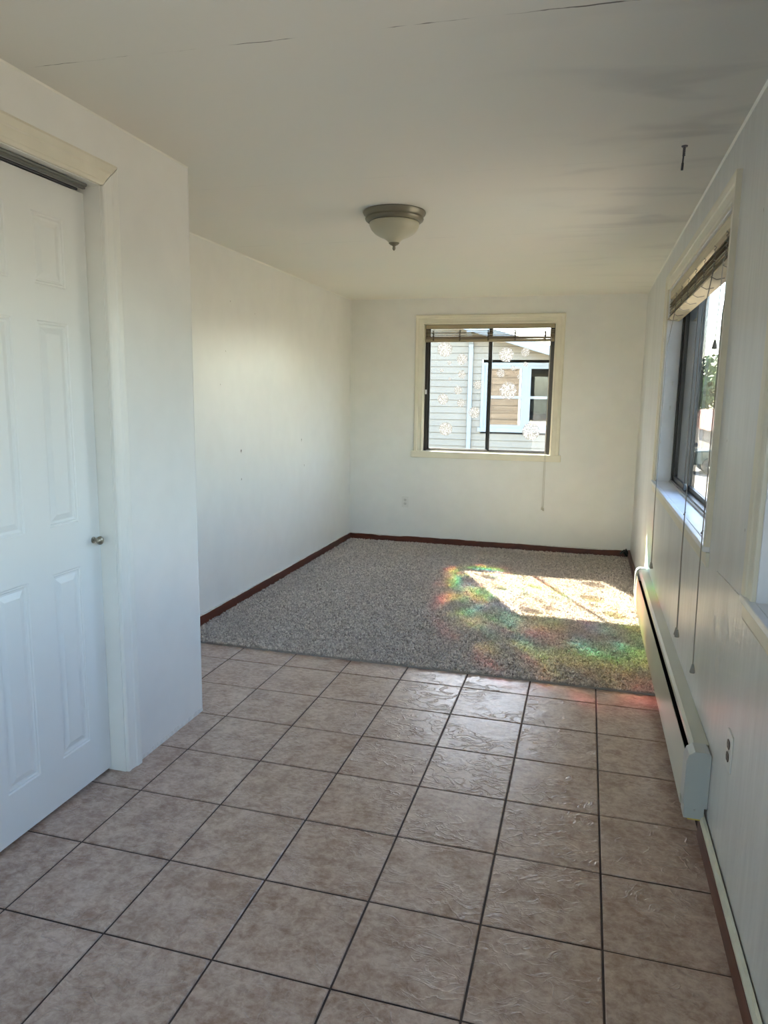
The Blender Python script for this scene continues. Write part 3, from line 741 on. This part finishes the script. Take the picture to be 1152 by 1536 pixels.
# ------------------------------------------------------------------ window stickers
STK = [
 (-1.850, 1.954, .074, 'large bubble sticker at the top left corner of the left pane'),
 (-1.675, 1.858, .053, 'medium bubble sticker upper middle of the left pane, right of the large top one'),
 (-1.801, 1.821, .020, 'tiny bubble sticker just below the large top left one on the left pane'),
 (-1.875, 1.749, .019, 'tiny leftmost bubble sticker, upper third of the left pane'),
 (-1.673, 1.712, .039, 'small bubble sticker below the medium upper one on the left pane'),
 (-1.792, 1.664, .016, 'smallest bubble sticker, centre of the left pane, below the two tiny ones'),
 (-1.515, 1.610, .040, 'small bubble sticker over the downspout, middle height of the left pane'),
 (-1.706, 1.559, .040, 'small bubble sticker at the centre of the left pane'),
 (-1.855, 1.469, .055, 'medium bubble sticker at the left side of the left pane, below half height'),
 (-1.674, 1.436, .039, 'small bubble sticker below the centre one on the left pane'),
 (-1.541, 1.344, .055, 'medium bubble sticker lower over the downspout on the left pane'),
 (-1.820, 1.176, .066, 'large bubble sticker at the bottom left of the left pane'),
 (-1.251, 1.902, .071, 'large bubble sticker at the top of the right pane'),
 (-1.070, 1.926, .042, 'small bubble sticker at the top of the right pane, near the gable line'),
 (-1.064, 1.812, .023, 'tiny bubble sticker below the small top one on the right pane'),
 (-1.179, 1.775, .023, 'tiny bubble sticker over the top of the neighbour window, right pane'),
 (-1.298, 1.727, .042, 'small bubble sticker beside the centre bar on the right pane'),
 (-1.118, 1.694, .022, 'tiny bubble sticker over the bar between the neighbour window lights'),
 (-1.218, 1.560, .084, 'largest bubble sticker, middle of the right pane'),
 (-.984, 1.171, .084, 'large bubble sticker at the bottom right of the right pane')]
for i, (sx, sz, sr_, lab) in enumerate(STK):
    rr = random.Random(100 + i); yy = YB + .0710 if sx < -1.4 else YB + .0930
    b = MB(); n = 28
    b.add([(sx + sr_ * math.cos(2 * math.pi * k / n), yy, sz + sr_ * math.sin(2 * math.pi * k / n)) for k in range(n)], [tuple(range(n))], 0)
    cnt = max(5, int(58 * (sr_ / .084) ** 1.4))
    for k in range(cnt):
        rad = sr_ * .90 * math.sqrt((k + .5) / cnt) ; a = k * 2.399963 + rr.uniform(-.2, .2)
        px_, pz_ = sx + rad * math.cos(a), sz + rad * math.sin(a); th = rr.uniform(0, 2 * math.pi); L_ = sr_ * rr.uniform(.10, .19) if sr_ > .03 else sr_ * .28; wd_ = L_ * rr.uniform(.35, .6)
        ca, sa = math.cos(th), math.sin(th)
        b.add([(px_ + ca * u - sa * v, yy - .0008, pz_ + sa * u + ca * v) for u, v in ((-L_, -wd_ * .6), (L_ * .7, -wd_), (L_, wd_ * .5), (-L_ * .4, wd_))], [(0, 1, 2, 3)], 1)
    o = b.build('window_sticker', [M_film, M_fleck], fixn=False)
    tag(o, lab, 'sticker', 'bubble stickers on the end window')

# ------------------------------------------------------------------ colours thrown by the prismatic stickers (diffracted sunlight)
def prism_light(p, power, seed):
    l = bpy.data.lights.new('prism_glint', 'SPOT'); l.energy = power; l.spot_size = R(52); l.spot_blend = .2; l.shadow_soft_size = .03; l.use_nodes = True; l.specular_factor = .15
    n = l.node_tree.nodes; k = l.node_tree.links; em = n['Emission']
    class Mx: node_tree = l.node_tree
    tc = n.new('ShaderNodeTexCoord'); s = n.new('ShaderNodeSeparateXYZ'); k.new(tc.outputs['Normal'], s.inputs[0])
    ax = math_(Mx, 'DIVIDE', s.outputs[0], s.outputs[2]); ay = math_(Mx, 'DIVIDE', s.outputs[1], s.outputs[2])
    rad = math_(Mx, 'SQRT', math_(Mx, 'ADD', math_(Mx, 'MULTIPLY', ax, ax), math_(Mx, 'MULTIPLY', ay, ay)))
    cb = n.new('ShaderNodeCombineXYZ'); k.new(ax, cb.inputs[0]); k.new(ay, cb.inputs[1]); cb.inputs[2].default_value = seed
    nz = noise_(Mx, cb.outputs[0], 16, 2)
    hue = mapr(Mx, math_(Mx, 'ADD', rad, math_(Mx, 'MULTIPLY', math_(Mx, 'SUBTRACT', nz, .5), .06)), .10, .215, .70, 0.0)
    hs = n.new('ShaderNodeCombineColor'); hs.mode = 'HSV'; k.new(hue, hs.inputs[0]); hs.inputs[1].default_value = .85; hs.inputs[2].default_value = 1
    ring = math_(Mx, 'MULTIPLY', mapr(Mx, rad, .08, .12, 0, 1, True), mapr(Mx, rad, .20, .24, 1, 0, True))
    st = math_(Mx, 'MULTIPLY', ring, mapr(Mx, nz, .46, .62, .03, 1, True))
    k.new(hs.outputs[0], em.inputs[0]); k.new(st, em.inputs[1])
    o = bpy.data.objects.new('prism_glint', l); COL.objects.link(o); o.location = p; o.rotation_euler = SUN_DIR.to_track_quat('-Z', 'Y').to_euler()
for i, j in enumerate((0, 1, 8, 11, 12)):
    prism_light((STK[j][0], YB + .02, STK[j][1]), (380, 300, 320, 260, 130)[i], i * 3.7)

# ------------------------------------------------------------------ marks on the walls
def chip(parent, fn, r, seed):
    rr = random.Random(seed); b = MB(); n = 9
    b.add([fn(r * (1 + rr.uniform(-.35, .35)) * math.cos(2 * math.pi * k / n) * .8, r * 1.2 * (1 + rr.uniform(-.35, .35)) * math.sin(2 * math.pi * k / n), .0006) for k in range(n)], [tuple(range(n))], 0)
    b.add([fn(r * .5 * (1 + rr.uniform(-.4, .4)) * math.cos(2 * math.pi * k / n) * .8, r * .3 + r * .6 * (1 + rr.uniform(-.4, .4)) * math.sin(2 * math.pi * k / n), .0012) for k in range(n)], [tuple(range(n))], 1)
    b.build('wall_chip', [M_paint_edge, M_brown_plastic], parent, fixn=False)
for k, (yy, zz, rr_) in enumerate(((4.62, 1.093, .015), (5.743, 1.111, .013), (5.801, .89, .009), (4.618, .894, .009), (4.50, 2.10, .005), (4.87, 2.058, .005), (4.42, 1.77, .005), (4.34, 1.55, .006))):
    chip(wall_left, lambda a, c, d, yy=yy, zz=zz: (XL + d, yy + a, zz + c), rr_, k)
for k, (yy, zz, rr_) in enumerate(((2.443, 2.043, .011), (2.692, 1.354, .008), (2.166, 1.329, .007), (2.288, 1.114, .009), (2.62, .945, .005))):
    chip(wall_right, lambda a, c, d, yy=yy, zz=zz: (-d, yy + a * .5, zz + c), rr_, 20 + k)
# filled patches and the loose seam strip on the right wall
b = MB()
for (yy, zz, ry, rz, sd) in ((2.52, .62, .045, .030, 4), (2.45, .76, .07, .05, 5), (2.64, .70, .03, .05, 6)):
    rr = random.Random(sd); n = 14
    b.add([(-.0007, yy + ry * math.cos(2 * math.pi * k / n) * rr.uniform(.7, 1.2), zz + rz * math.sin(2 * math.pi * k / n) * rr.uniform(.7, 1.2)) for k in range(n)], [tuple(range(n))])
b.build('filler_patch', mat('filler', (.70, .69, .655), .5), wall_right, fixn=False)
b = MB(); b.tube([(-.001, 2.66, .905), (-.0015, 2.45, .915), (-.001, 2.17, .925)], .0022, 6); b.build('panel_seam', M_paint_edge, wall_right)

# ------------------------------------------------------------------ outside
GZ = -1.25
m = mat('driveway_concrete', (.20, .175, .14), .8, noise=(1.2, .12)); p = m.node_tree.nodes['Principled BSDF']
mb = MB(); mb.box(-150, 150, -120, 200, GZ - .3, GZ)
tag(mb.build('outdoor_ground', m), kind='structure')
m_grass = mat('lawn', (.10, .16, .05), .9, noise=(3, .3))
mb = MB(); mb.box(-9, WT + .6, 7.9, 11.9, GZ, GZ + .02); mb.box(6, 40, 26, 34, GZ, GZ + .02)
tag(mb.build('outdoor_lawn', m_grass), kind='structure')
# own house: foundation, roof with eaves, cedar cladding on the end wall
m_fnd = mat('foundation_concrete', (.35, .34, .32), .85)
mb = MB(); mb.box(XL - WT, WT, YR - WT, YB + WT, GZ, -.14); tag(mb.build('foundation', m_fnd), kind='structure')
m_roof = mat('roof_shingle', (.12, .11, .10), .9, noise=(20, .3))
mb = MB(); mb.box(XL - WT - .3, WT + .35, YR - WT - .3, YB + WT + .3, H + .12, H + .26); tag(mb.build('roof', m_roof), kind='structure')
m_cedar = mat('cedar_cladding', (.23, .185, .145), .7, noise=(3, .3, (.3, 1, 6)))
clad = root('cedar_cladding', (-1.4, YB + WT, GZ), kind='structure')
z = GZ
while z < H:
    for a, c in ((XL - WT, WT),) if (z + .17 < BW[2] - .05 or z > BW[3] + .03) else ((XL - WT, BW[0] - .06), (BW[1] + .06, WT)):
        b = MB(); b.prism([(0, z), (.016, z), (.006, z + .175), (0, z + .175)], lambda p, t: (t, YB + WT + p[0], p[1]), a, c); b.build('cladding_board', m_cedar, clad)
    z += .17

def neighbour():
    Y = 12.6
    r = root('neighbour_house', (-4, Y, GZ), 'pale lap-sided gabled house seen through the end window', 'house')
    m_sid = mat('vinyl_siding', (.42, .375, .30), .55, noise=(2, .05)); m_lap_shade = mat('siding_lap_shade', (.16, .15, .14), .8); m_wh = mat('white_vinyl', (.46, .50, .52), .4); m_in = mat('dim_interior', (.06, .055, .05), .8)
    xr, xl, pk = .75, -9.6, -5.2
    zr = lambda x: 2.386 - .30 * (x + 1.687) if x > pk else (2.386 - .30 * (pk + 1.687)) - .30 * (pk - x)
    holes = [(-2.20, 2.40 - 1.95 * 0 + -1.0, .96, 2.03)]
    wx0, wx1, wz0, wz1 = -2.20, -.42, .98, 2.03
    E = .114
    z = GZ + .3
    b = MB(); b.box(xl, xr, Y + .01, Y + 7, GZ, GZ + .3); b.build('foundation', m_fnd, r)
    def clip(z0, z1):     # x-extent under the roof line at height z0 and z1
        def ex(z_):
            a = pk - (zr(pk) - z_) / .30; c = pk + (zr(pk) - z_) / .30
            return max(xl, a), min(xr, c)
        return ex(z0), ex(z1)
    while z < zr(pk) - .02:
        z1 = min(z + E - .006, zr(pk) - .005)
        (a0, c0), (a1, c1) = clip(z, z1)
        segs = [((a0, c0), (a1, c1))]
        if z1 > wz0 - .09 and z < wz1 + .06:
            segs = [((a0, wx0 - .05), (a1, wx0 - .05))]
            if c0 > wx1 + .05: segs.append(((wx1 + .05, c0), (wx1 + .05, c1)))
        for (s0, s1), (t0, t1) in segs:
            if s1 - s0 < .02: continue
            b = MB()
            b.add([(s0, Y - .016, z), (s1, Y - .016, z), (t1, Y - .003, z1), (t0, Y - .003, z1), (s0, Y + .02, z), (s1, Y + .02, z), (t1, Y + .02, z1), (t0, Y + .02, z1)],
                  [(0, 1, 2, 3), (4, 7, 6, 5), (0, 4, 5, 1), (3, 2, 6, 7), (0, 3, 7, 4), (1, 5, 6, 2)])
            b.box(max(s0, t0), min(s1, t1), Y + .004, Y + .018, z1 - .004, z1 + .012, 1)  # dark strip stands in for the shadow line under each lap
            b.build('siding_board', [m_sid, m_lap_shade], r)
        z += E
    # body and roof
    b = MB(); b.box(xl, xr, Y + 3.0, Y + 7, GZ + .3, zr(xr)); b.box(xr - .1, xr, Y + .02, Y + 3, GZ + .3, zr(xr)); b.build('house_body', m_sid, r)
    b = MB(); o_ = .35
    for sgn, xe in ((1, xr + .4), (-1, xl - .4)):
        z_e, z_p = zr(xe) if sgn > 0 else zr(pk) - .30 * (pk - xe), zr(pk)
        b.add([(pk, Y - o_, z_p), (xe, Y - o_, z_e), (xe, Y + 7.2, z_e), (pk, Y + 7.2, z_p), (pk, Y - o_, z_p + .12), (xe, Y - o_, z_e + .12), (xe, Y + 7.2, z_e + .12), (pk, Y + 7.2, z_p + .12)],
              [(0, 3, 2, 1), (4, 5, 6, 7), (0, 1, 5, 4), (1, 2, 6, 5), (2, 3, 7, 6), (3, 0, 4, 7)])
    b.build('roof', mat('pale_roof', (.30, .33, .37), .8), r)
    b = MB()
    for sgn, xe in ((1, xr + .4), (-1, xl - .4)):
        z_e, z_p = zr(pk) - .30 * abs(pk - xe), zr(pk)
        b.add([(pk, Y - o_ - .02, z_p - .03), (xe, Y - o_ - .02, z_e - .03), (xe, Y - o_ - .02, z_e + .12), (pk, Y - o_ - .02, z_p + .12), (pk, Y - o_, z_p - .03), (xe, Y - o_, z_e - .03), (xe, Y - o_, z_e + .12), (pk, Y - o_, z_p + .12)],
              [(0, 1, 2, 3), (4, 7, 6, 5), (0, 4, 5, 1), (3, 2, 6, 7)])
    b.build('rake_board', m_wh, r)
    # downspout
    b = MB(); xd = -2.44; b.box(xd - .036, xd + .036, Y - .075, Y - .018, GZ + .3, 2.34); b.build('downspout', m_wh, r, bevel=.008)
    b = MB(); b.prism([(Y - .075, 2.33), (Y - .018, 2.33), (Y - .018, 2.42), (Y - .36, 2.60), (Y - .38, 2.56), (Y - .075, 2.38)], lambda p, t: (t, p[0], p[1]), xd - .036, xd + .036); b.build('downspout_elbow', m_wh, r)
    # paired double-hung windows
    b = MB(); b.box(wx0 - .05, wx1 + .05, Y - .035, Y + .02, wz1, wz1 + .05); b.box(wx0 - .05, wx0, Y - .035, Y + .02, wz0, wz1); b.box(wx1, wx1 + .05, Y - .035, Y + .02, wz0, wz1)
    b.box(wx0 - .09, wx1 + .09, Y - .055, Y + .02, wz0 - .075, wz0); b.build('window_casing', m_wh, r)
    gl = glass_mat('coated_glass', (.55, .6, .6), 2.6)
    xm = -1.49
    for a, c in ((wx0, xm - .025), (xm + .025, wx1)):
        s = MB(); f_ = .05; zm = 1.50
        s.box(a, a + f_, Y - .02, Y + .03, wz0, wz1); s.box(c - f_, c, Y - .02, Y + .03, wz0, wz1); s.box(a + f_, c - f_, Y - .02, Y + .03, wz1 - f_, wz1); s.box(a + f_, c - f_, Y - .02, Y + .03, wz0, wz0 + f_); s.box(a + f_, c - f_, Y - .025, Y + .03, zm - .022, zm + .022)
        w_ = s.build('window_frame', m_wh, r)
        for e, f in ((wz0 + f_, zm - .022), (zm + .022, wz1 - f_)):
            g = MB(); g.box(a + f_, c - f_, Y + .004, Y + .008, e, f); g.build('pane', gl, w_)
    b = MB(); b.box(xm - .025, xm + .025, Y - .03, Y + .02, wz0, wz1); b.build('window_mullion', m_wh, r)
    # inside: boards standing in for a brown reflection, and a leaning pale post
    m_tan = mat('reflected_wood', (.215, .185, .15), .7, noise=(2, .2, (1, 1, 8)))
    z = .9
    while z < 1.8:
        b = MB(); b.box(-2.3, -1.56, Y + .30, Y + .32, z, z + .110); b.build('reflection_board', m_tan, r); z += .122
    b = MB(); b.box(-2.4, -.3, Y + 1.2, Y + 1.25, .6, 2.2); b.build('inner_wall', m_in, r)
    b = MB(); b.add([(-1.12, Y + .2, .9), (-1.05, Y + .2, .9), (-.93, Y + .2, 1.82), (-1.0, Y + .2, 1.82), (-1.12, Y + .23, .9), (-1.05, Y + .23, .9), (-.93, Y + .23, 1.82), (-1.0, Y + .23, 1.82)], [(0, 1, 2, 3), (4, 7, 6, 5), (0, 3, 7, 4), (1, 5, 6, 2), (3, 2, 6, 7)])
    b.box(-1.0, -.6, Y + .2, Y + .23, 1.80, 1.86); b.build('leaning_post', mat('pale_pine', (.72, .68, .55), .6), r)
    b = MB(); b.box(-1.32, -.45, Y + .5, Y + .55, .9, 1.42); b.build('hedge_screen', mat('olive_cloth', (.30, .30, .16), .8, noise=(30, .4)), r)
neighbour()

def tree(name, x, y, h, cr_, label, col, seed, n=9000):
    rg = np.random.default_rng(seed)
    r = root(name, (x, y, GZ), label, 'tree', 'trees beyond the driveway')
    b = MB(); b.tube([(x, y, GZ), (x + .1, y, GZ + h * .3), (x - .05, y + .1, GZ + h * .6)], [.22, .16, .08], 8)
    for k in range(5):
        a = k * 1.3; b.tube([(x, y, GZ + h * (.3 + .06 * k)), (x + cr_ * .6 * math.cos(a), y + cr_ * .6 * math.sin(a), GZ + h * (.55 + .07 * k))], [.08, .02], 6)
    b.build('trunk', mat('bark', (.10, .08, .06), .9), r)
    # leaf clumps
    nc = 26; cl = rg.normal(0, 1, (nc, 3)); cl /= np.linalg.norm(cl, axis=1)[:, None]; cl *= (rg.uniform(.25, .85, (nc, 1))) * np.array([cr_, cr_, h * .34])
    idx = rg.integers(0, nc, n); dd = rg.normal(0, 1, (n, 3)); dd /= np.linalg.norm(dd, axis=1)[:, None]
    P = cl[idx] + dd * rg.uniform(.5, 1, (n, 1)) * cr_ * .36 + np.array([x, y, GZ + h * .64])
    u = rg.normal(0, 1, (n, 3)); u /= np.linalg.norm(u, axis=1)[:, None]; v = np.cross(u, dd); v /= (np.linalg.norm(v, axis=1)[:, None] + 1e-6)
    s = rg.uniform(.10, .20, (n, 1)) * cr_ / 2.5
    V = np.stack([P - u * s, P + v * s * .6, P + u * s, P - v * s * .6], 1).reshape(-1, 3)
    me = bpy.data.meshes.new('foliage'); me.from_pydata(V.tolist(), [], [(4 * i, 4 * i + 1, 4 * i + 2, 4 * i + 3) for i in range(n)])
    m_ = mat('leaves_' + str(seed), col, .6, noise=(1.2, .35)); me.materials.append(m_); me.update()
    o = bpy.data.objects.new('foliage', me); COL.objects.link(o); o.parent = r; o.matrix_parent_inverse = Matrix.Translation(-Vector(r.location)); o['kind'] = 'stuff'
tree('leafy_tree', 8.6, 48, 6.2, 3.4, 'broad mid-green tree beyond the red roof, seen through the side window', (.085, .14, .04), 1)
tree('leafy_tree', 13.5, 55, 7.4, 3.8, 'tall dark green tree farthest to the right behind the side window', (.05, .095, .03), 2)
tree('leafy_tree', 5.2, 52, 4.4, 2.4, 'low pale green bushy tree left of the broad tree behind the driveway', (.11, .16, .055), 3, 5000)

def garage():
    x0, x1, y0, y1 = 5.5, 13.5, 38, 43
    r = root('garage', ((x0 + x1) / 2, y0, GZ), 'low grey garage with a faded red roof beyond the driveway', 'garage')
    b = MB(); b.box(x0, x1, y0, y1, GZ, .12); b.build('wall', mat('grey_boards', (.10, .09, .085), .8, noise=(4, .2)), r)
    b = MB(); b.prism([(y0 - .5, .08), (y1 + .5, .08), ((y0 + y1) / 2, 1.05)], lambda p, t: (t, p[0], p[1]), x0 - .4, x1 + .4); b.build('roof', mat('faded_red_roof', (.26, .12, .095), .8, noise=(3, .15)), r)
    b = MB(); b.box(x0 + .8, x0 + 3.4, y0 - .03, y0, GZ, -.05); b.build('garage_door', mat('pale_garage_door', (.45, .44, .42), .6), r)
garage()
def car():
    cx_, cy_ = 5.4, 30.0
    r = root('parked_car', (cx_, cy_, GZ), 'dark green parked car on the driveway, half hidden by the side window edge', 'car')
    z = GZ
    side = [(-2.1, .35), (-2.1, .72), (-1.9, .86), (-1.1, .93), (-.55, 1.38), (.75, 1.42), (1.35, 1.0), (2.0, .92), (2.12, .6), (2.1, .32)]
    b = MB(); b.prism([(p_[0], p_[1]) for p_ in side], lambda p, t: (cx_ + p[0], cy_ + t, z + p[1]), -.85, .85); b.build('body', mat('dark_green_paint', (.03, .055, .045), .25), r, bevel=.05)
    gl = mat('car_glass', (.02, .025, .03), .1)
    b = MB(); b.prism([(-.95, .95), (-.5, 1.32), (.7, 1.36), (1.2, 1.0)], lambda p, t: (cx_ + p[0], cy_ + t, z + p[1]), -.865, -.85); b.build('side_window', gl, r)
    for sx_ in (-1.3, 1.35):
        for sy_ in (-.8, .8):
            b = MB(); b.lathe([(0, -.1), (.31, -.1), (.33, -.05), (.33, .05), (.31, .1), (0, .1)], (cx_ + sx_, cy_ + sy_, z + .33), 20, 'y'); b.build('wheel', M_black, r)
    for sy_ in (-.62, .62):
        b = MB(); b.box(cx_ - 2.13, cx_ - 2.05, cy_ + sy_ - .16, cy_ + sy_ + .16, z + .62, z + .78); b.build('headlight', M_plastic, r)
car()
# low kerb wall and white fence beside the driveway
r = root('garden_fence', (8, 24.5, GZ), 'low white picket fence along the driveway outside the side window', 'fence')
for zz in (GZ + .25, GZ + .62):
    b = MB(); b.box(3.3, 10, 24.48, 24.51, zz, zz + .06); b.build('rail', M_trimw, r)
for k in range(42):
    b = MB(); xx = 3.35 + k * .16; b.prism([(xx, GZ), (xx + .08, GZ), (xx + .08, GZ + .72), (xx + .04, GZ + .80), (xx, GZ + .72)], lambda p, t: (p[0], t, p[1]), 24.45, 24.47); b.build('picket', M_trimw, r)
